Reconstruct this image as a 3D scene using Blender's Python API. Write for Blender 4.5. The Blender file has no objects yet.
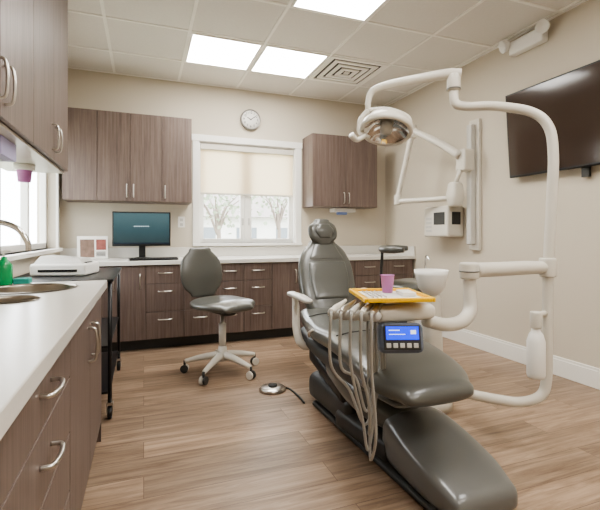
import bpy, bmesh, math, random
from mathutils import Vector, Matrix, Euler
random.seed(3)
S=bpy.context.scene
V=Vector
def sr(r,g,b):
    def f(c):
        c/=255.
        return c/12.92 if c<=.04045 else ((c+.055)/1.055)**2.4
    return (f(r),f(g),f(b),1)
# ---------------- materials
def mat(name,col,rough=.5,metal=0,emit=None,es=0,bump=0,bscale=200,coat=0,var=0.0,vs=8):
    m=bpy.data.materials.new(name); m.use_nodes=True
    nt=m.node_tree; b=nt.nodes['Principled BSDF']
    b.inputs['Base Color'].default_value=col
    b.inputs['Roughness'].default_value=rough
    b.inputs['Metallic'].default_value=metal
    if coat: b.inputs['Coat Weight'].default_value=coat; b.inputs['Coat Roughness'].default_value=.15
    if emit:
        b.inputs['Emission Color'].default_value=emit; b.inputs['Emission Strength'].default_value=es
    tc=nt.nodes.new('ShaderNodeTexCoord')
    if var:
        n=nt.nodes.new('ShaderNodeTexNoise'); n.inputs['Scale'].default_value=vs; n.inputs['Detail'].default_value=6
        nt.links.new(tc.outputs['Object'],n.inputs['Vector'])
        mx=nt.nodes.new('ShaderNodeMix'); mx.data_type='RGBA'
        mx.inputs[6].default_value=tuple(c*(1-var) for c in col[:3])+(1,)
        mx.inputs[7].default_value=tuple(min(1,c*(1+var)) for c in col[:3])+(1,)
        nt.links.new(n.outputs['Fac'],mx.inputs[0]); nt.links.new(mx.outputs[2],b.inputs['Base Color'])
    if bump:
        n=nt.nodes.new('ShaderNodeTexNoise'); n.inputs['Scale'].default_value=bscale; n.inputs['Detail'].default_value=4
        bp=nt.nodes.new('ShaderNodeBump'); bp.inputs['Strength'].default_value=bump; bp.inputs['Distance'].default_value=.002
        nt.links.new(tc.outputs['Object'],n.inputs['Vector'])
        nt.links.new(n.outputs['Fac'],bp.inputs['Height']); nt.links.new(bp.outputs['Normal'],b.inputs['Normal'])
    return m
def woodmat(name,c1,c2,scale,rough=.45):
    m=bpy.data.materials.new(name); m.use_nodes=True
    nt=m.node_tree; b=nt.nodes['Principled BSDF']; L=nt.links.new
    tc=nt.nodes.new('ShaderNodeTexCoord'); mp=nt.nodes.new('ShaderNodeMapping'); mp.inputs['Scale'].default_value=scale
    L(tc.outputs['Object'],mp.inputs['Vector'])
    n=nt.nodes.new('ShaderNodeTexNoise'); n.inputs['Scale'].default_value=1; n.inputs['Detail'].default_value=9; n.inputs['Roughness'].default_value=.75
    L(mp.outputs[0],n.inputs['Vector'])
    r=nt.nodes.new('ShaderNodeValToRGB'); r.color_ramp.elements[0].position=.3; r.color_ramp.elements[1].position=.7
    r.color_ramp.elements[0].color=c1; r.color_ramp.elements[1].color=c2
    L(n.outputs['Fac'],r.inputs[0]); L(r.outputs[0],b.inputs['Base Color'])
    b.inputs['Roughness'].default_value=rough
    return m
def floormat():
    m=bpy.data.materials.new('floor_planks'); m.use_nodes=True
    nt=m.node_tree; b=nt.nodes['Principled BSDF']; L=nt.links.new
    tc=nt.nodes.new('ShaderNodeTexCoord')
    br=nt.nodes.new('ShaderNodeTexBrick'); br.offset=.37; br.offset_frequency=2
    br.inputs['Scale'].default_value=1; br.inputs['Brick Width'].default_value=1.22; br.inputs['Row Height'].default_value=.16
    br.inputs['Mortar Size'].default_value=.0014; br.inputs['Mortar Smooth'].default_value=.3
    br.inputs['Color1'].default_value=(0,0,0,1); br.inputs['Color2'].default_value=(1,1,1,1); br.inputs['Mortar'].default_value=(.5,.5,.5,1)
    L(tc.outputs['Object'],br.inputs['Vector'])
    sc=nt.nodes.new('ShaderNodeVectorMath'); sc.operation='SCALE'; sc.inputs['Scale'].default_value=7.3
    L(br.outputs['Color'],sc.inputs[0])
    ad=nt.nodes.new('ShaderNodeVectorMath'); ad.operation='ADD'
    L(tc.outputs['Object'],ad.inputs[0]); L(sc.outputs[0],ad.inputs[1])
    mp=nt.nodes.new('ShaderNodeMapping'); mp.inputs['Scale'].default_value=(2.0,30,4); L(ad.outputs[0],mp.inputs['Vector'])
    n=nt.nodes.new('ShaderNodeTexNoise'); n.inputs['Scale'].default_value=1; n.inputs['Detail'].default_value=9; n.inputs['Roughness'].default_value=.72; n.inputs['Distortion'].default_value=.8
    L(mp.outputs[0],n.inputs['Vector'])
    r=nt.nodes.new('ShaderNodeValToRGB'); r.color_ramp.elements[0].position=.34; r.color_ramp.elements[1].position=.66
    r.color_ramp.elements[0].color=sr(120,97,78); r.color_ramp.elements[1].color=sr(178,154,131)
    L(n.outputs['Fac'],r.inputs[0])
    hs=nt.nodes.new('ShaderNodeHueSaturation')
    mr=nt.nodes.new('ShaderNodeMapRange'); mr.inputs[3].default_value=.74; mr.inputs[4].default_value=1.12
    L(br.outputs['Color'],mr.inputs[0]); L(mr.outputs[0],hs.inputs['Value']); L(r.outputs[0],hs.inputs['Color'])
    mx=nt.nodes.new('ShaderNodeMix'); mx.data_type='RGBA'; mx.inputs[7].default_value=sr(96,76,60)
    L(br.outputs['Fac'],mx.inputs[0]); L(hs.outputs[0],mx.inputs[6]); L(mx.outputs[2],b.inputs['Base Color'])
    b.inputs['Roughness'].default_value=.36
    return m
wallM=mat('wall_paint',sr(206,197,181),.8,bump=.05)
ceilM=mat('ceiling_tile',sr(226,222,215),.9,bump=.5,bscale=90,var=.05,vs=60)
gridM=mat('ceiling_grid_metal',sr(246,243,236),.5)
whiteM=mat('white_trim',sr(236,234,228),.4)
cabM=woodmat('cabinet_laminate',sr(84,70,64),sr(130,114,106),(70,70,2.0),.42)
cabIn=mat('cabinet_gap_dark',sr(45,36,32),.7)
floorM=floormat()
quartzM=mat('counter_quartz',sr(222,219,212),.22,var=.04,vs=150)
steelM=mat('brushed_steel',sr(200,195,188),.28,1)
chromeM=mat('chrome',sr(210,208,205),.1,1)
vinylM=mat('grey_vinyl',sr(90,90,85),.3,bump=.12,bscale=300,coat=.3)
shellM=mat('grey_shell',sr(108,108,105),.3,coat=.4)
shellD=mat('dark_grey_plastic',sr(58,58,56),.45)
creamM=mat('cream_plastic',sr(212,207,196),.35,coat=.2)
lgreyM=mat('light_grey_plastic',sr(195,193,187),.35,coat=.2)
hoseM=mat('hose_grey',sr(168,166,160),.4)
blackM=mat('black_plastic',sr(22,22,24),.35)
panelM=mat('light_panel',(1,1,1,1),.5,emit=(1,.98,.94,1),es=10)
# ---------------- geometry helpers
def link(o): S.collection.objects.link(o); return o
def root(name,loc):
    e=bpy.data.objects.new(name,None); e.location=loc; e.empty_display_size=.1; link(e); return e
def par(o,p):
    if p is not None:
        o.parent=p; o.matrix_parent_inverse=Matrix.Translation(p.location).inverted()
    return o
def mk(name,vs,fs,m,p=None,smooth=False):
    me=bpy.data.meshes.new(name); me.from_pydata([tuple(v) for v in vs],[],fs)
    bm=bmesh.new(); bm.from_mesh(me); bmesh.ops.recalc_face_normals(bm,faces=bm.faces); bm.to_mesh(me); bm.free()
    me.materials.append(m)
    if smooth: me.polygons.foreach_set('use_smooth',[True]*len(me.polygons))
    o=bpy.data.objects.new(name,me); link(o); return par(o,p)
BF=[(0,1,3,2),(4,6,7,5),(0,4,5,1),(2,3,7,6),(0,2,6,4),(1,5,7,3)]
def bv(x0,x1,y0,y1,z0,z1): return [V((x,y,z)) for x in(x0,x1) for y in(y0,y1) for z in(z0,z1)]
def boxes(name,lst,m,p=None,bevel=0,M=None):
    vs=[];fs=[]
    for b in lst:
        k=len(vs); vs+=bv(*b); fs+=[tuple(i+k for i in f) for f in BF]
    if M is not None: vs=[M@v for v in vs]
    o=mk(name,vs,fs,m,p)
    if bevel:
        md=o.modifiers.new('bevel','BEVEL'); md.width=bevel; md.segments=3; md.limit_method='ANGLE'
    return o
def box(name,x0,x1,y0,y1,z0,z1,m,p=None,bevel=0,M=None): return boxes(name,[(x0,x1,y0,y1,z0,z1)],m,p,bevel,M)
def catmull(pts,n=8):
    pts=[V(p) for p in pts]
    if len(pts)<3:
        return [pts[0].lerp(pts[1],i/n) for i in range(n+1)]
    P=[2*pts[0]-pts[1]]+pts+[2*pts[-1]-pts[-2]]
    out=[]
    for i in range(1,len(P)-2):
        a,b,c,d=P[i-1:i+3]
        for j in range(n):
            t=j/n
            out.append(.5*((2*b)+(c-a)*t+(2*a-5*b+4*c-d)*t*t+(3*b-a-3*c+d)*t**3))
    out.append(pts[-1]); return out
def tube(name,pts,r,m,p=None,n=8,seg=14,smooth=True):
    k=len(pts)
    rs=r if isinstance(r,(list,tuple)) else [r]*k
    path=catmull(pts,n) if (smooth and k>2) else [V(q) for q in pts]
    N=len(path); R=[]
    for i in range(N):
        t=i/(N-1)*(k-1); a=min(int(t),k-2); f=t-a; R.append(rs[a]*(1-f)+rs[a+1]*f)
    vs=[];fs=[]; up=None
    for i in range(N):
        T=(path[min(i+1,N-1)]-path[max(i-1,0)]).normalized()
        if up is None:
            up=V((0,0,1)) if abs(T.z)<.9 else V((1,0,0))
        up=(up-T*up.dot(T)).normalized(); s=T.cross(up)
        for j in range(seg):
            a=2*math.pi*j/seg; vs.append(path[i]+(up*math.cos(a)+s*math.sin(a))*R[i])
    for i in range(N-1):
        for j in range(seg):
            a=i*seg+j; b=i*seg+(j+1)%seg; fs.append((a,b,b+seg,a+seg))
    fs.append(tuple(range(seg))); fs.append(tuple(range((N-1)*seg,N*seg)))
    return mk(name,vs,fs,m,p,True)
def cyl(name,p0,p1,r,m,p=None,seg=28,r2=None,bevel=0):
    p0=V(p0);p1=V(p1); T=(p1-p0).normalized(); up=V((0,0,1)) if abs(T.z)<.9 else V((1,0,0))
    up=(up-T*up.dot(T)).normalized(); s=T.cross(up); vs=[];fs=[]
    for q,rr in((p0,r),(p1,r if r2 is None else r2)):
        for j in range(seg):
            a=2*math.pi*j/seg; vs.append(q+(up*math.cos(a)+s*math.sin(a))*rr)
    for j in range(seg): fs.append((j,(j+1)%seg,(j+1)%seg+seg,j+seg))
    fs+= [tuple(range(seg)),tuple(range(seg,2*seg))]
    o=mk(name,vs,fs,m,p)
    for f in o.data.polygons:
        if len(f.vertices)==4: f.use_smooth=True
    if bevel:
        md=o.modifiers.new('b','BEVEL'); md.width=bevel; md.segments=3; md.limit_method='ANGLE'
    return o
def lathe(name,prof,c,m,p=None,seg=40,M=None):
    vs=[];fs=[]; c=V(c)
    for r,z in prof:
        for j in range(seg):
            a=2*math.pi*j/seg; v=V((max(r,.0001)*math.cos(a),max(r,.0001)*math.sin(a),z))
            if M is not None: v=M@v
            vs.append(c+v)
    for i in range(len(prof)-1):
        for j in range(seg):
            a=i*seg+j;b=i*seg+(j+1)%seg; fs.append((a,b,b+seg,a+seg))
    return mk(name,vs,fs,m,p,True)
def loft(name,secs,m,p=None,n=36,e=3.,cap=.03,sub=6):
    secs=[(V(c),V(ux).normalized(),V(uz).normalized(),a,b) for c,ux,uz,a,b in secs]
    C=catmull([s[0] for s in secs],sub); X=catmull([s[1] for s in secs],sub); Z=catmull([s[2] for s in secs],sub)
    A=catmull([V((s[3],s[4],0)) for s in secs],sub)
    rings=[(C[i],X[i],Z[i],A[i].x,A[i].y) for i in range(len(C))]
    t0=(C[0]-C[1]).normalized(); t1=(C[-1]-C[-2]).normalized()
    pre=[];post=[]
    for ang in (85,65,45,25):
        q=math.radians(ang)
        def shr(r,t):
            a=r[3]-min(cap,r[3]*.95)*(1-math.cos(q)); b=max(.001,r[4]-min(cap,r[4]*.95)*(1-math.cos(q)))
            return (r[0]+t*cap*math.sin(q),r[1],r[2],a,b)
        pre.append(shr(rings[0],t0)); post.append(shr(rings[-1],t1))
    rings=pre+rings+post[::-1]
    vs=[];fs=[]
    for c,x,z,a,b in rings:
        for j in range(n):
            t=2*math.pi*j/n; ct,st=math.cos(t),math.sin(t)
            vs.append(c+x*a*math.copysign(abs(ct)**(2/e),ct)+z*b*math.copysign(abs(st)**(2/e),st))
    for i in range(len(rings)-1):
        for j in range(n):
            a=i*n+j;b=i*n+(j+1)%n; fs.append((a,b,b+n,a+n))
    fs+=[tuple(range(n)),tuple(range((len(rings)-1)*n,len(rings)*n))]
    return mk(name,vs,fs,m,p,True)
def text(name,s,size,loc,rot,m,p=None):
    cu=bpy.data.curves.new(name,'FONT'); cu.body=s; cu.size=size; cu.align_x='CENTER'; cu.align_y='CENTER'; cu.extrude=.0005
    o=bpy.data.objects.new(name,cu); link(o)
    dg=bpy.context.evaluated_depsgraph_get(); me=bpy.data.meshes.new_from_object(o.evaluated_get(dg))
    bpy.data.objects.remove(o); me.materials.clear(); me.materials.append(m)
    me.transform(Matrix.Translation(V(loc))@Euler(rot).to_matrix().to_4x4())
    o=bpy.data.objects.new(name,me); link(o); return par(o,p)
def handle(name,a,b,out,p):
    a=V(a);b=V(b);out=V(out); d=b-a
    tube(name,[a,a+out*.75+d*.03,a+out+d*.22,a+out*1.08+d*.5,b+out-d*.22,b+out*.75-d*.03,b],.0055,steelM,p,n=5,seg=10)

# ---------------- room
XL,XR,YB,YF,H=-.76,2.88,4.6,-1.8,2.67
T=.15
box('floor',XL-T,XR+T,YF-T,YB+T,-.1,0,floorM)
box('ceiling',XL-T,XR+T,YF-T,YB+T,H,H+.1,ceilM)
wx0,wx1,wz0,wz1=.56,1.66,.95,2.05
boxes('wall_back',[(XL-T,wx0,YB,YB+T,0,H),(wx1,XR+T,YB,YB+T,0,H),(wx0,wx1,YB,YB+T,0,wz0),(wx0,wx1,YB,YB+T,wz1,H)],wallM)
ly0,ly1,lz0,lz1=2.35,4.4,.92,1.95
boxes('wall_left',[(XL-T,XL,YF,ly0,0,H),(XL-T,XL,ly1,YB,0,H),(XL-T,XL,ly0,ly1,0,lz0),(XL-T,XL,ly0,ly1,lz1,H)],wallM)
box('wall_right',XR,XR+T,YF,YB,0,H,wallM)
box('wall_front',XL-T,XR+T,YF-T,YF,0,H,wallM)
boxes('baseboard_right',[(XR-.016,XR,YF+.02,3.98,0,.12),(XR-.010,XR,YF+.02,3.98,.12,.14)],whiteM,None,.003)
box('baseboard_front',XL,XR-.02,YF,YF+.016,0,.13,whiteM)
P=.62; GX,GY=.345,3.43
gl=[];z0,z1=H-.006,H+.001
x=GX-P
while x<XR:
    gl.append((x-.012,x+.012,YF,YB,z0,z1)); x+=P
y=GY+P
while y>YF:
    gl.append((XL,XR,y-.012,y+.012,z0-.0005,z1)); y-=P
gl+=[(XR-.02,XR,YF,YB,z0-.001,z1),(XL,XR,YB-.02,YB,z0-.001,z1),(XL,XL+.02,YF,YB,z0-.001,z1)]
boxes('trim_1_ceiling_grid',gl,gridM)
def panel(i,j):
    x=GX+i*P; y=GY+j*P; a=.03; b=P-.03
    r=root('ceiling_light_panel',(x+P/2,y+P/2,H))
    box('diffuser',x+a,x+b,y+a,y+b,H-.010,H-.004,panelM,r)
    c=.012; d=P-.012
    boxes('frame',[(x+c,x+a,y+c,y+d,H-.014,H),(x+b,x+d,y+c,y+d,H-.014,H),(x+a,x+b,y+c,y+a,H-.014,H),(x+a,x+b,y+b,y+d,H-.014,H)],gridM,r)
for i,j in((0,0),(1,0),(1,-2),(0,-4),(2,-5),(0,-7),(2,-7)): panel(i,j)  # later entries are unseen panels out of frame, added to light the room
vx,vy=GX+2*P,GY
r=root('ceiling_air_vent',(vx+P/2,vy+P/2,H))
ventD=mat('vent_dark',sr(78,76,72),.7)
box('duct',vx+.03,vx+P-.03,vy+.03,vy+P-.03,H-.003,H,ventD,r)
for i in range(4):
    a=.014+i*.068; x0,x1,y0,y1=vx+a,vx+P-a,vy+a,vy+P-a; w=.040; zz=H-.006-.003*i
    boxes('louver_%d'%i,[(x0,x0+w,y0,y1,zz-.006,zz+.004),(x1-w,x1,y0,y1,zz-.006,zz+.004),(x0+w,x1-w,y0,y0+w,zz-.006,zz+.004),(x0+w,x1-w,y1-w,y1,zz-.006,zz+.004)],gridM,r)
box('centre_plate',vx+.285,vx+P-.285,vy+.285,vy+P-.285,H-.02,H-.01,gridM,r)

# ---------------- windows
glassM=bpy.data.materials.new('window_glass'); glassM.use_nodes=True
nt=glassM.node_tree; nt.nodes.clear(); o_=nt.nodes.new('ShaderNodeOutputMaterial'); mxs=nt.nodes.new('ShaderNodeMixShader'); tr=nt.nodes.new('ShaderNodeBsdfTransparent'); gs=nt.nodes.new('ShaderNodeBsdfGlossy'); gs.inputs['Roughness'].default_value=.02
mxs.inputs[0].default_value=.06; nt.links.new(tr.outputs[0],mxs.inputs[1]); nt.links.new(gs.outputs[0],mxs.inputs[2]); nt.links.new(mxs.outputs[0],o_.inputs[0])
shadeM=bpy.data.materials.new('roller_shade_fabric'); shadeM.use_nodes=True
nt=shadeM.node_tree; nt.nodes.clear(); o_=nt.nodes.new('ShaderNodeOutputMaterial'); mxs=nt.nodes.new('ShaderNodeMixShader'); tl=nt.nodes.new('ShaderNodeBsdfTranslucent'); df=nt.nodes.new('ShaderNodeBsdfDiffuse')
tl.inputs[0].default_value=sr(252,243,226); df.inputs[0].default_value=sr(235,226,208); mxs.inputs[0].default_value=.6
wv=nt.nodes.new('ShaderNodeTexNoise'); wv.inputs['Scale'].default_value=300; bp=nt.nodes.new('ShaderNodeBump'); bp.inputs['Strength'].default_value=.05; nt.links.new(wv.outputs[0],bp.inputs['Height']); nt.links.new(bp.outputs[0],df.inputs['Normal'])
nt.links.new(df.outputs[0],mxs.inputs[1]); nt.links.new(tl.outputs[0],mxs.inputs[2]); nt.links.new(mxs.outputs[0],o_.inputs[0])
w=root('window_1',(1.11,YB,1.5))
tw=.07
boxes('casing',[(wx0-tw,wx0,YB-.02,YB,wz0-.02,wz1+tw),(wx1,wx1+tw,YB-.02,YB,wz0-.02,wz1+tw),(wx0-tw-.01,wx1+tw+.01,YB-.024,YB,wz1,wz1+tw)],whiteM,w,.003)
box('sill',wx0-tw,wx1+tw,YB-.05,YB+.1,wz0-.03,wz0,whiteM,w,.004)
boxes('jamb',[(wx0,wx0+.012,YB,YB+.14,wz0,wz1),(wx1-.012,wx1,YB,YB+.14,wz0,wz1),(wx0,wx1,YB,YB+.14,wz1-.012,wz1)],whiteM,w)
mx_=1.09
for nm,a,b in(('sash_left',wx0+.012,mx_-.02),('sash_right',mx_+.02,wx1-.012)):
    f=.045;y0=YB+.07;y1=YB+.11
    boxes(nm,[(a,a+f,y0,y1,wz0,wz1-.012),(b-f,b,y0,y1,wz0,wz1-.012),(a+f,b-f,y0,y1,wz0,wz0+.05),(a+f,b-f,y0,y1,wz1-.07,wz1-.012)],whiteM,w,.003)
    box(nm+'_glass',a+f,b-f,YB+.088,YB+.092,wz0+.05,wz1-.07,glassM,w)
    box(nm+'_latch',(b if a<1 else a+.03)-.03,(b if a<1 else a+.03)-.01,YB+.055,YB+.07,wz0+.2,wz0+.28,lgreyM,w,.003)
box('mullion',mx_-.02,mx_+.02,YB+.05,YB+.12,wz0,wz1-.012,whiteM,w)
box('shade_cassette',wx0+.014,wx1-.014,YB+.005,YB+.06,wz1-.08,wz1-.013,creamM,w,.008)
box('roller_shade',wx0+.02,wx1-.02,YB+.035,YB+.0355,1.50,wz1-.07,shadeM,w)
box('shade_hem_bar',wx0+.02,wx1-.02,YB+.03,YB+.042,1.485,1.505,creamM,w,.003)
w=root('window_2',(XL,3.4,1.4))
boxes('casing',[(XL,XL+.02,ly0-.06,ly0,lz0-.02,lz1+.06),(XL,XL+.02,ly1,ly1+.06,lz0-.02,lz1+.06),(XL,XL+.02,ly0,ly1,lz1,lz1+.06)],whiteM,w)
box('sill',XL-.1,XL+.05,ly0-.06,ly1+.06,lz0-.03,lz0,whiteM,w,.004)
fr=[(XL-.12,XL-.07,ly0,ly1,lz0,lz0+.05),(XL-.12,XL-.07,ly0,ly1,lz1-.05,lz1)]
for yy in(ly0,3.03,3.72,ly1-.05): fr.append((XL-.12,XL-.07,yy,yy+.05,lz0,lz1))
boxes('sash_frame',fr,whiteM,w,.003)
box('glass',XL-.1,XL-.096,ly0+.05,ly1-.05,lz0+.05,lz1-.05,glassM,w)
# outside
grassM=mat('outside_grass',sr(176,182,164),.9,var=.15)
sidM=mat('house_siding',sr(232,230,226),.8); roofM=mat('roof_shingle',sr(158,150,146),.9,var=.2,vs=20)
box('outdoor_ground',-40,40,-20,60,-.6,-.5,grassM)
h=root('neighbor_house',(6,20,0))
boxes('walls',[(1.0,12,20,26,-.5,2.0)],sidM,h)
mk('roof',[V(v) for v in[(.5,19.5,1.9),(12.5,19.5,1.9),(12.5,26.5,1.9),(.5,26.5,1.9),(.5,23,3.9),(12.5,23,3.9)]],[(0,1,5,4),(2,3,4,5),(0,4,3),(1,2,5),(0,3,2,1)],roofM,h)
boxes('house_windows',[(2.2,3.2,19.97,20,.5,1.4),(4.2,5.2,19.97,20,.5,1.4),(6.2,7.2,19.97,20,.5,1.4),(8.2,9.2,19.97,20,.5,1.4)],mat('house_window_dark',sr(130,138,144),.2),h)
h=root('garden_fence',(2,15,0))
boxes('pickets',[(-4+i*.16,-3.86+i*.16,15,15.03,-.5,.6) for i in range(90)],mat('fence_wood',sr(186,174,160),.9,var=.15),h)
h=root('neighbor_building',(-5,5,0))
box('siding_core',-6,-4.1,-2,12,-.5,2.6,mat('siding_shadow',sr(150,150,150),.9),h)
boxes('siding_boards',[(-4.12,-4.0,-2,12,-.5+i*.2,-.32+i*.2) for i in range(15)],sidM,h)
leafM=mat('leaves',sr(160,170,148),.8,var=.3,vs=12); barkM=mat('bark',sr(138,126,116),.9)
def tree(cx,cy,top,sp,n):
    t=root('outdoor_tree',(cx,cy,0))
    tube('trunk',[(cx,cy,-.5),(cx+.05,cy,top*.5),(cx,cy,top)],[.10,.07,.04],barkM,t)
    for k in range(7):
        a=k*.9; tube('branch_%d'%k,[(cx,cy,top*.55),(cx+.6*sp*math.cos(a),cy+.3*sp*math.sin(a),top),(cx+sp*1.3*math.cos(a),cy+sp*math.sin(a),top+sp*.6)],[.04,.025,.01],barkM,t,seg=6)
    bm=bmesh.new()
    for i in range(n):
        c=V((random.gauss(cx,sp),random.gauss(cy,sp*.8),random.gauss(top+.2,sp*.6)))
        M_=Matrix.Translation(c)@Matrix.Rotation(random.random()*6,4,V((random.random(),random.random(),random.random()+.1)).normalized())
        bmesh.ops.create_circle(bm,cap_ends=True,segments=6,radius=.07,matrix=M_)
    me=bpy.data.meshes.new('foliage'); bm.to_mesh(me); bm.free(); me.materials.append(leafM); par(link(bpy.data.objects.new('foliage',me)),t)
tree(2.3,14,1.9,.65,260); tree(5.2,16.5,2.3,.6,200)

# ---------------- cabinets
G=.002
def front(name,axis,pos,a0,a1,z0,z1,p,th=.02):
    if axis=='Y': box(name,a0+G,a1-G,pos-th,pos,z0+G,z1-G,cabM,p,.0015)
    else: box(name,pos,pos+th,a0+G,a1-G,z0+G,z1-G,cabM,p,.0015)
CT=.81
r=root('base_cabinet',(1,4.3,0))
yf=4.01
box('carcass',XL+.005,XR-.02,yf+.001,YB-.005,.1,CT-.041,cabIn,r)
box('toe_kick',XL+.005,XR-.02,yf+.06,YB-.005,.0,.1,shellD,r)
xs=[-.755,-.195,.019,.348,.6425,.911,1.195,1.492,1.8,2.12,2.48,XR-.022]
kinds=['door','door','dr3','dr3','dr3','dr3','door','dr3','dr3','dr3','dr3']
for i,k in enumerate(kinds):
    a,b=xs[i],xs[i+1]
    if k=='door':
        front('door_%d'%i,'Y',yf,a,b,.1,CT-.045,r); handle('pull_%d'%i,(b-.05,yf-.02,.56),(b-.05,yf-.02,.69),(0,-.028,0),r)
    else:
        zs=[.1,.345,.60,CT-.045]
        for j in range(3):
            front('drawer_%d_%d'%(i,j),'Y',yf,a,b,zs[j],zs[j+1],r)
            zc=zs[j+1]-.07; xc=(a+b)/2; handle('pull_%d_%d'%(i,j),(xc-.06,yf-.02,zc),(xc+.06,yf-.02,zc),(0,-.028,0),r)
r=root('countertop',(1,4.3,CT))
box('slab',XL+.002,XR-.002,3.965,YB-.002,CT-.04,CT,quartzM,r,.004)
box('backsplash',XL+.002,XR-.002,YB-.022,YB-.002,CT,CT+.1,quartzM,r,.003)
box('side_splash',XR-.022,XR-.002,3.97,YB-.022,CT,CT+.1,quartzM,r,.003)
r=root('base_cabinet',(-.5,1,0))
xf=-.22
boxes('carcass',[(XL+.005,xf-.001,-.4,1.62,.1,CT-.041),(XL+.005,xf-.001,1.62,2.32,.1,.6),(-.26,xf-.001,1.62,2.32,.6,CT-.041)],cabIn,r)
box('end_panel',XL+.005,xf+.019,2.32,2.338,.0,CT-.041,cabM,r)
box('toe_kick',XL+.005,xf-.06,-.4,2.32,.0,.1,shellD,r)
zs=[.1,.30,.47,.63,CT-.045]
for i,(a,b) in enumerate(((.05,.72),(.72,1.37))):
    for j in range(4):
        front('drawer_%d_%d'%(i,j),'X',xf,a,b,zs[j],zs[j+1],r)
        zc=(zs[j]+zs[j+1])/2+.01; handle('pull_%d_%d'%(i,j),(xf+.02,(a+b)/2-.055,zc),(xf+.02,(a+b)/2+.055,zc),(.028,0,0),r)
for i,(a,b,hy) in enumerate(((1.37,1.85,1.80),(1.85,2.32,1.90))):
    front('door_%d'%i,'X',xf,a,b,.1,CT-.045,r); handle('pull_door_%d'%i,(xf+.02,hy,.55),(xf+.02,hy,.68),(.028,0,0),r)
front('door_9','X',xf,-.4,.05,.1,CT-.045,r)
r=root('countertop',(-.5,1,CT))
sl=box('slab',XL+.002,-.175,-.42,2.35,CT-.04,CT,quartzM,r)
def cutter(c,rx,ry):
    n=40; vs=[];
    for z in(CT-.1,CT+.1):
        for j in range(n): vs.append(V((c[0]+rx*math.cos(2*math.pi*j/n),c[1]+ry*math.sin(2*math.pi*j/n),z)))
    return mk('cut',vs,[tuple(range(n)),tuple(range(n,2*n))]+[(j,(j+1)%n,(j+1)%n+n,j+n) for j in range(n)],quartzM)
SK=((-.45,2.08),.165,.165); CH=((-.44,1.74),.085,.085)
cs=[cutter(*SK),cutter(*CH)]
for c in cs:
    md=sl.modifiers.new('cut','BOOLEAN'); md.object=c; md.operation='DIFFERENCE'; md.solver='EXACT'
dg=bpy.context.evaluated_depsgraph_get(); me=bpy.data.meshes.new_from_object(sl.evaluated_get(dg)); sl.modifiers.clear(); sl.data=me
for c in cs: bpy.data.objects.remove(c)
md=sl.modifiers.new('b','BEVEL'); md.width=.003; md.segments=2; md.limit_method='ANGLE'
box('backsplash',XL+.002,XL+.022,-.42,2.33,CT,CT+.1,quartzM,r,.003)
def bowl(name,c,rx,ry,dep,m):
    rt=root(name,(c[0],c[1],CT))
    pr=[(1.07,.003),(1.03,.006),(1.0,.003),(.985,-.005),(.96,-dep*.6),(.85,-dep*.92),(.5,-dep),(.12,-dep),(.1,-dep-.01),(0,-dep-.01)]
    n=44;vs=[];fs=[]
    for k,z in pr:
        for j in range(n): vs.append(V((c[0]+rx*k*math.cos(2*math.pi*j/n),c[1]+ry*k*math.sin(2*math.pi*j/n),CT+z)))
    for i in range(len(pr)-1):
        for j in range(n):
            a=i*n+j;b=i*n+(j+1)%n; fs.append((a,b,b+n,a+n))
    mk('basin',vs,fs,m,rt,True); return rt
sinkM=mat('sink_steel',sr(150,142,132),.3,1)
bowl('sink',SK[0],SK[1],SK[2],.15,sinkM)
bowl('counter_waste_chute',CH[0],CH[1],CH[2],.12,sinkM)
r=root('faucet',(-.67,2.1,CT))
lathe('base',[(.0,0),(.03,0),(.03,.012),(.02,.02),(.018,.09),(.0,.095)],(-.67,2.1,CT+.001),chromeM,r)
tube('spout',[(-.67,2.1,CT+.05),(-.67,2.1,CT+.19),(-.655,2.1,CT+.245),(-.59,2.1,CT+.285),(-.51,2.1,CT+.26),(-.47,2.1,CT+.2),(-.465,2.1,CT+.16)],.012,chromeM,r)
tube('lever',[(-.67,2.08,CT+.06),(-.67,2.04,CT+.08),(-.665,1.99,CT+.12)],.006,chromeM,r)
def wallcab(xs,zb,zt,hs,name='wall_cabinet'):
    r=root(name,((xs[0]+xs[-1])/2,4.45,zb)); y=4.30
    box('carcass',xs[0],xs[-1],y+.001,YB-.002,zb,zt,cabM,r)
    for i in range(len(xs)-1):
        front('door_%d'%i,'Y',y,xs[i],xs[i+1],zb,zt,r)
    for i,hx in enumerate(hs): handle('pull_%d'%i,(hx,y-.02,zb+.04),(hx,y-.02,zb+.16),(0,-.028,0),r)
    return r
wallcab([-.69,-.405,-.12,.165,.45],1.36,2.2,[-.15,-.09,.195])
wallcab([1.75,2.16,2.57],1.36,2.17,[2.13,2.19])
r=root('paper_towel_dispenser',(2.2,4.5,1.3)); box('body',2.08,2.36,4.42,4.56,1.31,1.355,whiteM,r,.005); box('glove_tissue',2.14,2.26,4.44,4.5,1.28,1.312,mat('blue_nitrile',sr(120,140,190),.6),r,.01)
r=root('wall_cabinet',(-.6,1.7,1.5)); xf2=-.46; zb=1.43
box('carcass',XL+.002,xf2-.001,.3,2.93,zb,H-.01,cabM,r)
box('underside_panel',XL+.004,xf2-.002,.3,2.925,zb-.012,zb-.001,creamM,r)
ys=[.34,.77,1.20,1.63,2.07,2.5,2.93]
for i in range(6): front('door_%d'%i,'X',xf2,ys[i],ys[i+1],zb,H-.012,r)
for i,hy in enumerate((.73,.81,1.59,1.67,2.46,2.54)): handle('pull_%d'%i,(xf2+.02,hy,zb+.05),(xf2+.02,hy,zb+.18),(.028,0,0),r)

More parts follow.
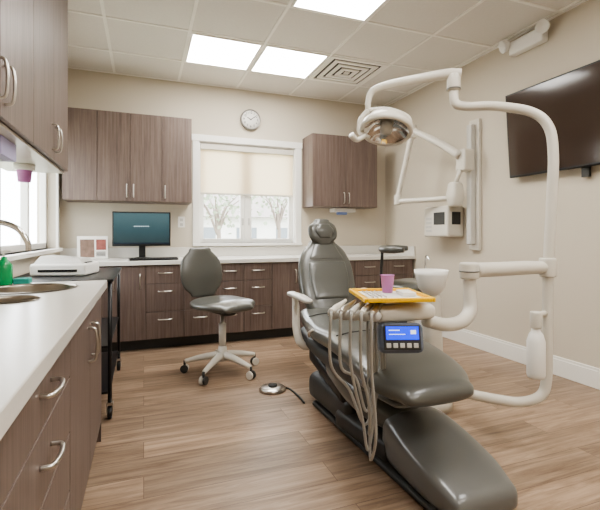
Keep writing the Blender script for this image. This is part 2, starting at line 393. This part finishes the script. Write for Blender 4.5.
# ---------------- cart
r=root('utility_cart',(-.45,3.05,0))
cx0,cx1,cy0,cy1=-.70,-.18,2.6,3.5
for i,(a,b) in enumerate(((cx0,cy0),(cx1,cy0),(cx0,cy1),(cx1,cy1))):
    cyl('post_%d'%i,(a,b,.09),(a,b,.785),.011,blackM,r)
    cyl('caster_%d'%i,(a-.012,b,.036),(a+.012,b,.036),.035,blackM,r,bevel=.004)
    boxes('fork_%d'%i,[(a-.018,a-.014,b-.015,b+.015,.03,.085),(a+.014,a+.018,b-.015,b+.015,.03,.085),(a-.018,a+.018,b-.015,b+.015,.08,.092)],steelM,r)
box('top',cx0-.02,cx1+.02,cy0-.02,cy1+.02,.775,.79,blackM,r,.005)
box('shelf',cx0,cx1,cy0,cy1,.40,.412,blackM,r,.003)
box('shelf_low',cx0,cx1,cy0,cy1,.14,.152,blackM,r,.003)
r=root('desktop_printer',(-.47,3.0,.79))
MP=Matrix.Translation((-.45,3.0,.791))@Matrix.Rotation(math.radians(-12),4,'Z')
boxes('body',[(-.17,.15,-.13,.13,0,.075)],whiteM,r,.014,MP)
mk('lid',[MP@V(v) for v in[(-.15,-.12,.0755),(.13,-.12,.0755),(.13,.12,.0755),(-.15,.12,.0755),(-.13,-.07,.12),(.09,-.07,.10),(.09,.1,.10),(-.13,.1,.12)]],[(0,3,2,1),(4,5,6,7),(0,1,5,4),(1,2,6,5),(2,3,7,6),(3,0,4,7)],lgreyM,r)
box('paper_slot',-.12,.1,-.134,-.129,.025,.04,blackM,r,0,MP); box('buttons',.1,.14,-.08,.02,.0755,.081,shellD,r,.002,MP)
r=root('soap_bottle',(-.63,2.27,CT)); gm=mat('green_soap',sr(30,150,90),.2)
lathe('body',[(0,0.001),(.032,.001),(.034,.01),(.034,.09),(.02,.11),(.012,.12),(.012,.13),(0,.13)],(-.60,2.27,CT),gm,r)
tube('pump',[(-.60,2.27,CT+.13),(-.60,2.27,CT+.155),(-.57,2.26,CT+.157)],.005,whiteM,r)
r=root('spray_bottle',(-.70,2.3,CT))
lathe('body',[(0,0.001),(.03,.001),(.03,.11),(.012,.15),(.012,.17),(0,.17)],(-.70,2.30,CT),whiteM,r); box('trigger_head',-.72,-.66,2.29,2.31,CT+.17,CT+.195,gm,r,.004)
r=root('dish_sponge',(-.54,2.29,CT)); box('sponge',-.565,-.50,2.265,2.325,CT+.001,CT+.028,mat('teal_sponge',sr(60,150,140),.9,bump=.5,bscale=80),r,.005)
r=root('paper_cup_dispenser',(-.6,2.62,1.4)); purM=mat('lilac_plastic',sr(190,125,182),.5)
lathe('collar',[(0,1.417),(.05,1.417),(.05,1.39),(.034,1.385),(.034,1.39)],(-.6,2.62,0),whiteM,r)
lathe('cup',[(.038,1.40),(.03,1.325),(.0,1.325)],(-.6,2.62,0),purM,r)
r=root('glove_box',(-.56,1.92,1.37)); box('carton',-.64,-.50,1.86,2.06,1.345,1.417,mat('carton_lilac',sr(170,165,200),.6),r,.003); box('opening',-.60,-.54,1.9,2.02,1.343,1.346,whiteM,r)

# ---------------- desk items
r=root('computer_monitor',(-.015,4.2,CT))
M_=Matrix.Translation((-.015,4.26,0))@Matrix.Rotation(math.radians(-3),4,'Z')
scr=bpy.data.materials.new('screen_image'); scr.use_nodes=True; nt=scr.node_tree; b=nt.nodes['Principled BSDF']
tc=nt.nodes.new('ShaderNodeTexCoord'); sp=nt.nodes.new('ShaderNodeSeparateXYZ'); rp=nt.nodes.new('ShaderNodeValToRGB')
nz=nt.nodes.new('ShaderNodeTexNoise'); nz.inputs['Scale'].default_value=9; nt.links.new(tc.outputs['Object'],nz.inputs['Vector'])
ma=nt.nodes.new('ShaderNodeMath'); ma.operation='MULTIPLY_ADD'; ma.inputs[1].default_value=.15
nt.links.new(tc.outputs['Generated'],sp.inputs[0]); nt.links.new(nz.outputs[0],ma.inputs[0]); nt.links.new(sp.outputs[2],ma.inputs[2]); nt.links.new(ma.outputs[0],rp.inputs[0])
rp.color_ramp.elements[0].position=.1; rp.color_ramp.elements[0].color=sr(36,52,58); rp.color_ramp.elements[1].position=1; rp.color_ramp.elements[1].color=sr(78,104,110)
e2=rp.color_ramp.elements.new(.5); e2.color=sr(52,78,86)
b.inputs['Base Color'].default_value=(.01,.02,.02,1); b.inputs['Roughness'].default_value=.15
nt.links.new(rp.outputs[0],b.inputs['Emission Color']); b.inputs['Emission Strength'].default_value=.5
box('bezel',-.26,.26,-.015,.02,.935,1.26,blackM,r,.005,M_)
box('screen',-.247,.247,-.018,-.014,.955,1.247,scr,r,0,M_)
box('taskbar',-.247,.247,-.0192,-.0185,.955,.968,mat('taskbar',sr(25,35,45),.2,emit=sr(30,45,60),es=.2),r,0,M_)
wb=mat('screen_icons',sr(200,215,220),.3,emit=sr(200,220,225),es=.4)
boxes('icons',[(-.07+.02*i,-.058+.02*i,-.0192,-.0185,1.12,1.126) for i in range(7)],wb,r,0,M_)
box('neck',-.03,.03,.02,.045,.83,1.05,blackM,r,.004,M_)
lathe('foot',[(0,.001),(.12,.001),(.12,.008),(.03,.02),(0,.02)],(-.015,4.3,CT),blackM,r)
r=root('computer_keyboard',(.1,4.06,CT))
box('body',-.12,.3,4.0,4.12,CT+.001,CT+.018,blackM,r,.004)
boxes('keys',[(-.11+i*.027,-.087+i*.027,4.007+j*.026,4.028+j*.026,CT+.018,CT+.024) for i in range(15) for j in range(4)],shellD,r)
r=root('computer_mouse',(.38,4.08,CT)); loft('body',[((.38,4.05,CT+.016),(1,0,0),(0,0,1),.026,.015),((.38,4.11,CT+.014),(1,0,0),(0,0,1),.024,.012)],blackM,r,e=2.2,cap=.02)
r=root('picture_frame',(-.43,4.35,CT))
M_=Matrix.Translation((-.45,4.38,CT))@Matrix.Rotation(math.radians(8),4,'X')
box('board',-.13,.13,0,.012,.003,.22,whiteM,r,.002,M_)
box('photo',-.105,.015,-.002,0,.02,.19,mat('photo_print',sr(130,108,96),.4,var=.6,vs=25),r,0,M_)
box('photo_small',.03,.115,-.002,0,.09,.19,mat('photo_print_red',sr(150,90,82),.4,var=.5,vs=25),r,0,M_)
boxes('print_lines',[(.03,.11,-.002,0,.03+.012*i,.036+.012*i) for i in range(4)],shellD,r,0,M_)
box('stand',-.02,.02,.012,.06,.003,.1,whiteM,r,0,M_)
r=root('wall_outlet',(.38,YB,1.17)); box('plate',.34,.41,YB-.008,YB-.001,1.12,1.235,whiteM,r,.002)
boxes('sockets',[(.36,.39,YB-.0095,YB-.008,1.135,1.165),(.36,.39,YB-.0095,YB-.008,1.185,1.215)],lgreyM,r)
r=root('wall_clock',(1.12,YB,2.33)); RX=Matrix.Rotation(math.radians(90),3,'X')
lathe('rim',[(0,.0),(.108,.0),(.115,.01),(.115,.035),(.107,.04),(.1,.03),(0,.03)],(1.12,YB-.001,2.33),mat('clock_rim',sr(120,116,110),.3,.6),r,M=RX)
lathe('face',[(0,.031),(.1,.031),(.1,.029)],(1.12,YB-.001,2.33),whiteM,r,M=RX)
for i in range(1,13):
    a=math.radians(30*i); text('numeral_%d'%i,str(i),.036,(1.12+.077*math.sin(a),YB-.034,2.33+.077*math.cos(a)),(math.radians(90),0,0),blackM,r)
for nm,ang,l,w_ in(('hour_hand',-62,.045,.007),('minute_hand',55,.068,.006)):
    a=math.radians(ang); c=V((1.12,YB-.036,2.33)); d=V((math.sin(a),0,math.cos(a)))
    cyl(nm,c-d*.01,c+d*l,w_*.6,blackM,r,seg=8)

# ---------------- operator stool
def stool(name,cx,cy,ang,seat_z,colM,baseM,back=True,sr_=.225):
    r=root(name,(cx,cy,0)); f=V((math.cos(ang),math.sin(ang),0)); s=V((-f.y,f.x,0)); c=V((cx,cy,0))
    for i in range(5):
        a=2*math.pi*i/5+.3; d=V((math.cos(a),math.sin(a),0))
        tube('leg_%d'%i,[c+d*.03+V((0,0,.13)),c+d*.15+V((0,0,.115)),c+d*.28+V((0,0,.085))],[.03,.024,.016],baseM,r,seg=12)
        w0=c+d*.285; t=V((-d.y,d.x,0))
        cyl('caster_stem_%d'%i,w0+V((0,0,.05)),w0+V((0,0,.09)),.009,shellD,r)
        for q in(-1,1): cyl('caster_%d_%d'%(i,q),w0+t*q*.006+V((0,0,.03)),w0+t*q*.024+V((0,0,.03)),.0295,baseM if q<0 else shellD,r,bevel=.004)
    cyl('hub',c+V((0,0,.09)),c+V((0,0,.2)),.04,baseM,r,r2=.03)
    cyl('gas_lift_cover',c+V((0,0,.18)),c+V((0,0,seat_z-.16)),.027,baseM,r)
    cyl('gas_lift',c+V((0,0,.2)),c+V((0,0,seat_z-.07)),.015,steelM,r)
    loft('mechanism',[(c-f*.1+V((0,0,seat_z-.07)),s,(0,0,1),.05,.02),(c+f*.1+V((0,0,seat_z-.07)),s,(0,0,1),.05,.02)],shellD,r)
    tube('lever',[c+s*.04+V((0,0,seat_z-.07)),c+s*.18+V((0,0,seat_z-.075)),c+s*.23+V((0,0,seat_z-.07))],.006,shellD,r)
    loft('seat',[(c-f*sr_*.92+V((0,0,seat_z-.008)),s,(0,0,1),sr_*.5,.03),(c-f*sr_*.6+V((0,0,seat_z-.008)),s,(0,0,1),sr_*.9,.04),(c+V((0,0,seat_z-.012)),s,(0,0,1),sr_*1.05,.04),(c+f*sr_*.55+V((0,0,seat_z-.01)),s,(0,0,1),sr_*.95,.038),(c+f*sr_*.92+V((0,0,seat_z-.02)),s,(0,0,1),sr_*.6,.028)],colM,r,e=2.6,cap=.03)
    if back:
        tube('back_bar',[c-f*.08+V((0,0,seat_z-.07)),c-f*.24+V((0,0,seat_z-.06)),c-f*.29+V((0,0,seat_z+.02)),c-f*.28+V((0,0,seat_z+.16))],[.014,.016,.016,.012],shellD,r)
        n=(f+V((0,0,.12))).normalized()
        b0=c-f*.235-s*.03
        loft('backrest',[(b0+V((0,0,seat_z+.05)),s,n,.11,.022),(b0-f*.01+V((0,0,seat_z+.11)),s,n,.165,.03),(b0-f*.02+V((0,0,seat_z+.21)),s,n,.185,.033),(b0-f*.04+V((0,0,seat_z+.31)),s,n,.165,.03),(b0-f*.05+V((0,0,seat_z+.38)),s,n,.10,.022)],colM,r,e=2.4,cap=.03)
    return r,c,f,s
stool('operator_stool',.56,3.18,math.radians(-68),.53,vinylM,creamM)
r,c,f,s=stool('assistant_stool',1.95,2.75,math.radians(200),.66,vinylM,creamM,back=False,sr_=.2)
pts=[]
for i in range(9):
    a=math.radians(-80+20*i); pts.append(c+V((math.cos(a+math.pi/2+.9),math.sin(a+math.pi/2+.9),0))*.22+V((0,0,.93)))
tube('torso_bar_pad',pts,[.02]+[.028]*7+[.02],vinylM,r)
q=pts[4]; tube('torso_bar_post',[c+V((0,0,.59)),V(((c.x+q.x)/2,(c.y+q.y)/2,.59)),V((q.x,q.y,.62)),q-V((0,0,.02))],.012,shellD,r)

# ---------------- foot pedal
r=root('foot_control_pedal',(.81,2.69,0))
lathe('disc',[(0,.001),(.085,.001),(.09,.012),(.08,.022),(.05,.028),(0,.03)],(.81,2.69,0),steelM,r)
lathe('centre',[(0,.03),(.03,.03),(.03,.038),(0,.04)],(.81,2.69,0),shellD,r)
tube('cable',[(.895,2.68,.01),(.92,2.64,.008),(.93,2.5,.008),(.925,2.4,.008)],.006,shellD,r)

# ---------------- dental chair
r=root('dental_chair',(1.12,1.9,0))
X_=(1,0,0);Z_=(0,0,1)
def sec(y,x,z0,z1,a): return ((x,y,(z0+z1)/2),X_,Z_,a,(z1-z0)/2)
loft('base_plate',[((1.15,1.25,.018),X_,Z_,.16,.017),((1.16,2.35,.018),X_,Z_,.2,.017)],shellD,r,e=5,cap=.016)
loft('base_cover',[sec(1.20,1.165,.01,.12,.15),sec(1.30,1.165,.01,.16,.17),sec(1.44,1.165,.01,.20,.175),sec(1.56,1.16,.01,.235,.165),sec(1.62,1.16,.01,.24,.155)],shellM,r,e=4,cap=.04)
loft('base_step',[sec(1.62,1.155,.01,.13,.16),sec(2.0,1.15,.01,.13,.2)],shellD,r,e=4,cap=.03)
loft('lift_cover',[((1.12,1.62,.20),X_,(0,.3,1),.10,.055),((1.10,1.74,.235),X_,(0,.3,1),.14,.085),((1.10,1.9,.27),X_,(0,.3,1),.165,.10),((1.11,2.12,.31),X_,(0,.3,1),.165,.09)],vinylM,r,e=3,cap=.04)
loft('pump_housing',[sec(1.95,1.15,.02,.2,.18),sec(2.4,1.15,.02,.2,.19)],shellD,r,e=4,cap=.04)
for i in range(5): loft('bellows_%d'%i,[sec(2.12,1.15,.19+.03*i,.215+.03*i,.15),sec(2.35,1.15,.19+.03*i,.215+.03*i,.15)],blackM,r,e=4,cap=.01)
loft('link_arm',[((.99,1.98,.2),X_,Z_,.03,.04),((.99,2.4,.3),X_,Z_,.03,.045)],blackM,r,e=3)
loft('seat_shell',[sec(1.5,1.08,.34,.42,.14),sec(1.8,1.10,.30,.43,.19),sec(2.3,1.14,.31,.43,.21),sec(2.62,1.17,.33,.44,.19)],shellD,r,e=3)
loft('seat_cushion',[sec(2.70,1.20,.44,.54,.19),sec(2.5,1.18,.42,.54,.225),sec(2.25,1.15,.41,.53,.245),sec(2.0,1.12,.42,.55,.24),sec(1.78,1.09,.43,.55,.235),sec(1.55,1.065,.415,.53,.235),sec(1.41,1.05,.405,.505,.22),sec(1.31,1.045,.40,.485,.165)],vinylM,r,e=2.8,cap=.05)
for nm,yy,xx,zz,w_ in(('seat_seam_front',1.88,1.105,.553,.21),('seat_seam_back',2.45,1.175,.539,.2)):
    tube(nm,[(xx-w_,yy,zz-.014),(xx-w_*.6,yy,zz-.002),(xx,yy,zz),(xx+w_*.6,yy,zz-.002),(xx+w_,yy,zz-.014)],.003,shellD,r,seg=6)
loft('leg_shell',[sec(1.85,1.1,.38,.44,.2),sec(1.55,1.07,.37,.43,.2),sec(1.39,1.055,.365,.41,.16)],shellM,r,e=3)
d=V((.06,.30,.44)); n=V((0,-.83,.56)).normalized(); u=V((1,0,0)); B=V((1.23,2.67,.53))
def bs(t,a,b,off=0): 
    return (B+d*t+n*off,u,n,a,b)
loft('backrest',[bs(-.02,.16,.045),bs(.15,.205,.055),bs(.4,.215,.055),bs(.65,.21,.052),bs(.85,.175,.05),bs(1.0,.11,.04)],vinylM,r,e=3,cap=.04)
loft('backrest_shell',[bs(0,.15,.03,-.055),bs(.4,.2,.035,-.055),bs(.7,.19,.035,-.055),bs(.95,.11,.03,-.05)],shellM,r,e=3)
loft('backrest_pad',[bs(.12,.13,.02,.045),bs(.4,.15,.022,.048),bs(.62,.145,.02,.045)],vinylM,r,e=3.5,cap=.02)
loft('backrest_pad_upper',[bs(.72,.135,.02,.04),bs(.93,.09,.02,.035)],vinylM,r,e=3,cap=.02)
boxes('headrest_bar',[(1.26,1.32,2.97,2.98,.9,1.05)],steelM,r,.003)
hc=V((1.29,2.95,1.06)); hn=V((0,-.95,.3)).normalized(); hu=V((0,.3,.95)).normalized()
loft('headrest',[(hc-hu*.085,u,hn,.06,.03),(hc-hu*.05,u,hn,.105,.038),(hc,u,hn,.118,.04),(hc+hu*.05,u,hn,.108,.038),(hc+hu*.085,u,hn,.065,.03)],vinylM,r,e=2.4,cap=.02)
loft('headrest_cushion',[(hc-hu*.045+hn*.035,u,hn,.05,.014),(hc+hn*.038,u,hn,.075,.018),(hc+hu*.045+hn*.035,u,hn,.05,.014)],vinylM,r,e=2.3,cap=.012)
for sd,xx in(('left',.92),('right',1.46)):
    o=-1 if sd=='left' else 1
    tube('arm_support_'+sd,[(xx-o*.12,2.42,.37),(xx-o*.04,2.44,.34),(xx,2.46,.37),(xx+o*.01,2.5,.45),(xx,2.54,.58),(xx,2.56,.63)],[.02,.024,.026,.026,.024,.018],creamM,r)
    loft('arm_pad_'+sd,[((xx,2.32,.645),X_,Z_,.028,.014),((xx,2.45,.65),X_,Z_,.035,.018),((xx,2.62,.65),X_,Z_,.032,.016)],lgreyM,r,e=2.6,cap=.02)
tube('release_lever',[(.92,2.3,.44),(.9,2.26,.47),(.9,2.2,.5)],.008,creamM,r)

# ---------------- delivery / light support post
r=root('dental_delivery_unit',(1.5,1.5,0))
tube('main_post',[(1.2,1.70,.32),(1.38,1.62,.295),(1.56,1.54,.26),(1.68,1.495,.245),(1.775,1.465,.275),(1.806,1.46,.36),(1.81,1.46,.55),(1.815,1.458,.9),(1.828,1.452,1.2),(1.836,1.449,1.42),(1.825,1.465,1.56),(1.77,1.515,1.64),(1.66,1.63,1.69),(1.58,1.72,1.705),(1.535,1.77,1.73),(1.53,1.78,1.80),(1.53,1.78,1.87)],.0235,creamM,r,n=8,seg=20)
cyl('light_pivot',(1.53,1.78,1.80),(1.53,1.78,1.885),.034,creamM,r,bevel=.006)
cyl('light_pivot_ring',(1.53,1.78,1.805),(1.53,1.78,1.812),.0355,shellM,r)
tube('light_arm',[(1.56,1.76,1.885),(1.50,1.80,1.89),(1.38,1.89,1.88),(1.26,1.98,1.865),(1.19,2.03,1.84),(1.17,2.045,1.78),(1.17,2.045,1.72)],[.028,.028,.025,.022,.018,.016,.014],creamM,r,n=8,seg=18)
L0=V((1.245,1.98,1.625)); ln=V((-.25,-.25,-.93)).normalized(); q=ln.to_track_quat('Z','Y').to_matrix()
lathe('light_head_shell',[(0,-.09),(.05,-.085),(.1,-.06),(.135,-.015),(.145,.02),(.135,.03),(.12,.025),(.1,.0),(.06,-.03),(0,-.045)],L0,creamM,r,M=q)
lathe('light_reflector',[(0,-.03),(.06,-.018),(.1,.008),(.122,.026)],L0,chromeM,r,M=q)
lathe('light_bulb_shield',[(0,.03),(.03,.028),(.035,.0),(.03,-.03),(0,-.032)],L0,lgreyM,r,M=q)
tube('light_yoke',[(1.17,2.045,1.73),(1.13,2.06,1.68),(1.12,2.05,1.61),(1.15,2.0,1.57)],[.016,.014,.013,.012],creamM,r)
tube('light_yoke_b',[(1.17,2.045,1.73),(1.27,2.0,1.735),(1.35,1.94,1.69),(1.37,1.93,1.63)],[.016,.014,.013,.012],creamM,r)
tube('light_handle',[(1.13,2.0,1.58),(1.07,1.99,1.55),(1.03,1.98,1.57)],[.012,.014,.018],creamM,r)
cyl('arm_collar',(1.812,1.46,.84),(1.812,1.46,.93),.037,creamM,r,bevel=.006)
tube('delivery_arm',[(1.81,1.46,.885),(1.68,1.475,.885),(1.52,1.5,.88),(1.42,1.51,.88)],[.028,.033,.034,.034],creamM,r,seg=20)
cyl('arm_elbow',(1.39,1.515,.84),(1.39,1.515,.915),.043,creamM,r,bevel=.01)
cyl('elbow_ring',(1.39,1.515,.872),(1.39,1.515,.878),.0445,shellM,r)
tube('flex_arm',[(1.39,1.515,.85),(1.39,1.512,.78),(1.38,1.5,.70),(1.32,1.48,.66),(1.2,1.44,.66),(1.08,1.42,.69)],[.028,.028,.03,.03,.028,.026],creamM,r,seg=18)
loft('unit_body',[((.85,1.43,.735),(0,1,0),Z_,.075,.032),((.95,1.43,.738),(0,1,0),Z_,.085,.036),((1.07,1.43,.735),(0,1,0),Z_,.07,.032)],creamM,r,e=3.5,cap=.02)
MM=Matrix.Translation((.90,1.335,.655))@Matrix.Rotation(math.radians(-20),4,'Z')@Matrix.Rotation(math.radians(-12),4,'X')
box('control_head',-.083,.083,-.03,.04,-.056,.056,mat('control_grey',sr(98,106,120),.4),r,.022,MM)
box('lcd_bezel',-.068,.068,-.034,-.029,-.042,.047,shellD,r,.003,MM)
lcd=mat('lcd_blue',sr(15,35,170),.2,emit=sr(20,60,235),es=.8)
box('lcd_screen',-.06,.06,-.037,-.033,-.006,.042,lcd,r,0,MM)
boxes('lcd_marks',[(-.05,-.01,-.0385,-.037,.026,.030),(-.05,.01,-.0385,-.037,.012,.015),(.03,.05,-.0385,-.037,.014,.029)],wb,r,0,MM)
boxes('keypad',[(-.06+i*.025,-.043+i*.025,-.037,-.033,-.035,-.018) for i in range(5)],lgreyM,r,.002,MM)
# tray
tray=root('instrument_tray',(.945,1.42,.8)); MT=Matrix.Translation((.93,1.46,.79))@Matrix.Rotation(math.radians(-16),4,'Z')@Matrix.Diagonal((.9,1.35,1,1))
yel=mat('yellow_plastic',sr(245,196,30),.4)
box('tray_support',.87,.99,1.39,1.49,.772,.789,creamM,r,.004)
box('tray_pan',-.145,.145,-.105,.105,0,.006,yel,tray,.003,MT)
boxes('tray_rim',[(-.15,-.138,-.11,.11,0,.016),(.138,.15,-.11,.11,0,.016),(-.138,.138,-.11,-.098,0,.016),(-.138,.138,.098,.11,0,.016)],yel,tray,.003,MT)
box('paper_liner',-.115,.115,-.078,.078,.006,.009,whiteM,tray,0,MT)
boxes('instruments',[(-.10,-.095,-.07,.07,.009,.014),(-.08,-.075,-.07,.07,.009,.014),(-.06,-.055,-.06,.07,.009,.014),(-.04,-.035,-.06,.07,.009,.014)],steelM,tray,0,MT)
box('cotton_pack',.04,.10,-.05,.02,.009,.026,whiteM,tray,.004,MT)
cp=root('paper_cup',(.955,1.47,.80))
lathe('cup_body',[(0,.0),(.021,.0),(.028,.072),(.03,.073),(.027,.07),(.0,.01)],(.955,1.51,.80),purM,cp)
# handpiece holder
tube('holder_bar',[(.87,1.40,.735),(.81,1.385,.735),(.73,1.42,.735),(.69,1.5,.735)],.018,creamM,r)
dirv=V((-.45,-.42,.08)).normalized()
for i in range(5):
    t=i/4; hx=.83-.12*t; hy=1.38+.09*t
    b=V((hx,hy,.735))
    tube('holder_fork_%d'%i,[b,b+dirv*.045],[.018,.022],lgreyM,r,smooth=False)
    tube('handpiece_%d'%i,[b-dirv*.08+V((0,0,.05)),b-dirv*.03+V((0,0,.036)),b+dirv*.03+V((0,0,.022)),b+dirv*.075+V((0,0,.01))],[.006,.010,.013,.010],[steelM,creamM,lgreyM,steelM,creamM][i],r)
    e_=b+dirv*.075+V((0,0,.01))
    z_=[.17,.27,.21,.36,.31][i]
    endp=V((.83+.018*i,1.46,.70))
    tube('cord_%d'%i,[e_,e_+V((-.008,-.01,-.03)),V((e_.x+.004,e_.y+.01,.55)),V((e_.x+.035+.014*i,e_.y+.03,z_+.13)),V(((e_.x+endp.x)/2+.02,1.42,z_)),V((endp.x-.008*i,1.44,z_+.12)),V((endp.x+.008*(i%2),1.45,.5)),endp],.0058,hoseM,r,n=8,seg=10)
lathe('water_bottle',[(0,.37),(.036,.372),(.04,.385),(.04,.54),(.03,.575),(.02,.59),(.02,.61),(0,.61)],(1.725,1.45,0),whiteM,r)
cyl('bottle_cap',(1.725,1.45,.605),(1.725,1.45,.68),.026,creamM,r,bevel=.004)
tube('bottle_bracket',[(1.725,1.45,.665),(1.80,1.457,.665)],.014,creamM,r)
cu=root('cuspidor',(1.62,2.08,0))
loft('pedestal',[((1.64,2.1,.1),X_,(0,1,0),.07,.07),((1.64,2.1,.35),X_,(0,1,0),.06,.06),((1.63,2.09,.66),X_,(0,1,0),.05,.05)],creamM,cu,e=2.6)
lathe('foot',[(0,.001),(.12,.001),(.12,.05),(.08,.1),(0,.1)],(1.64,2.1,0),creamM,cu)
lathe('bowl',[(0,.68),(.04,.68),(.075,.72),(.095,.80),(.1,.83),(.094,.828),(.07,.74),(.03,.71),(0,.705)],(1.62,2.08,0),whiteM,cu)
tube('spout',[(1.66,2.19,.70),(1.665,2.19,.88),(1.65,2.16,.91),(1.63,2.11,.89)],.006,chromeM,cu)

# ---------------- x-ray on right wall
r=root('wall_mounted_xray_unit',(2.8,3.1,1.5))
box('wall_plate',XR-.04,XR-.001,2.98,3.10,.9,2.1,creamM,r,.008)
box('column',XR-.10,XR-.04,3.01,3.07,.95,2.05,lgreyM,r,.012)
box('control_box',XR-.2,XR-.001,3.2,3.56,1.02,1.32,creamM,r,.02)
boxes('control_display',[(XR-.204,XR-.199,3.24,3.4,1.14,1.26)],shellD,r,.003)
boxes('control_keys',[(XR-.204,XR-.199,3.43,3.52,1.07+.04*i,1.095+.04*i) for i in range(4)],lgreyM,r,.002)
box('control_front_screen',2.73,2.83,3.196,3.201,1.14,1.26,shellD,r,.002)
box('bracket',XR-.2,XR-.08,2.98,3.10,1.62,1.82,creamM,r,.02)
tube('arm_upper',[(2.68,3.04,1.76),(2.6,3.25,1.92),(2.5,3.5,2.08)],[.04,.035,.03],creamM,r,seg=16)
cyl('joint_top',(2.5,3.5,2.0),(2.5,3.5,2.13),.04,creamM,r,bevel=.008)
tube('arm_lower',[(2.5,3.5,2.05),(2.47,3.6,1.7),(2.45,3.68,1.42)],[.03,.026,.026],creamM,r,seg=16)
cyl('joint_bottom',(2.45,3.68,1.35),(2.45,3.68,1.45),.037,creamM,r,bevel=.008)
tube('arm_return',[(2.45,3.68,1.385),(2.58,3.45,1.385),(2.70,3.2,1.385)],[.026,.026,.026],creamM,r,seg=16)
loft('tube_head',[((2.70,3.12,1.50),X_,(0,1,0),.06,.055),((2.70,3.12,1.40),X_,(0,1,0),.075,.065),((2.70,3.12,1.33),X_,(0,1,0),.06,.055)],creamM,r)
cyl('yoke',(2.70,3.12,1.5),(2.70,3.05,1.64),.02,creamM,r)
# ---------------- TV
r=root('wall_television',(2.8,2.0,1.8))
MTv=Matrix.Translation((2.80,2.02,1.84))@Matrix.Rotation(math.radians(-4),4,'Y')
box('cabinet',-.02,.025,-.585,.585,-.335,.335,blackM,r,.006,MTv)
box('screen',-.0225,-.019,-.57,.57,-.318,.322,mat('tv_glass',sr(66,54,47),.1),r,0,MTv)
box('mount_plate',XR-.02,XR-.001,1.85,2.2,1.6,2.0,blackM,r)
box('mount_arm',2.81,XR-.015,1.97,2.07,1.7,1.9,blackM,r)
box('mount_rail',2.84,2.865,1.98,2.03,1.44,1.75,shellD,r)
# ---------------- emergency light
r=root('emergency_light',(2.84,2.45,2.55))
box('housing',XR-.07,XR-.001,2.31,2.62,2.51,2.62,whiteM,r,.012)
for i,yy in enumerate((2.29,2.64)):
    lathe('lamp_%d'%i,[(0,-.03),(.03,-.028),(.045,.0),(.05,.03),(.044,.03),(.02,.01),(0,.008)],(XR-.08,yy,2.60),whiteM,r,M=V((-.8,.3*(1 if i else -1),-.3)).to_track_quat('Z','Y').to_matrix())
    tube('neck_%d'%i,[(XR-.03,2.40 if i==0 else 2.53,2.58),(XR-.04,yy,2.595)],.012,whiteM,r,smooth=False)

# ---------------- world, camera
W=bpy.data.worlds.new('World'); S.world=W; W.use_nodes=True; nt=W.node_tree; bg=nt.nodes['Background']
bg.inputs[0].default_value=(.92,.96,1,1); bg.inputs[1].default_value=4.2
cam=bpy.data.cameras.new('camera'); cam.lens=418/600*36; cam.sensor_width=36; cam.shift_y=-20/600; cam.clip_start=.02
co=bpy.data.objects.new('camera',cam); link(co); co.location=(0,0,1.04); co.rotation_euler=(math.radians(90),0,math.radians(-20.5)); S.camera=co
S.view_settings.view_transform='AgX'; S.view_settings.look='AgX - Medium High Contrast'; S.view_settings.exposure=1.12
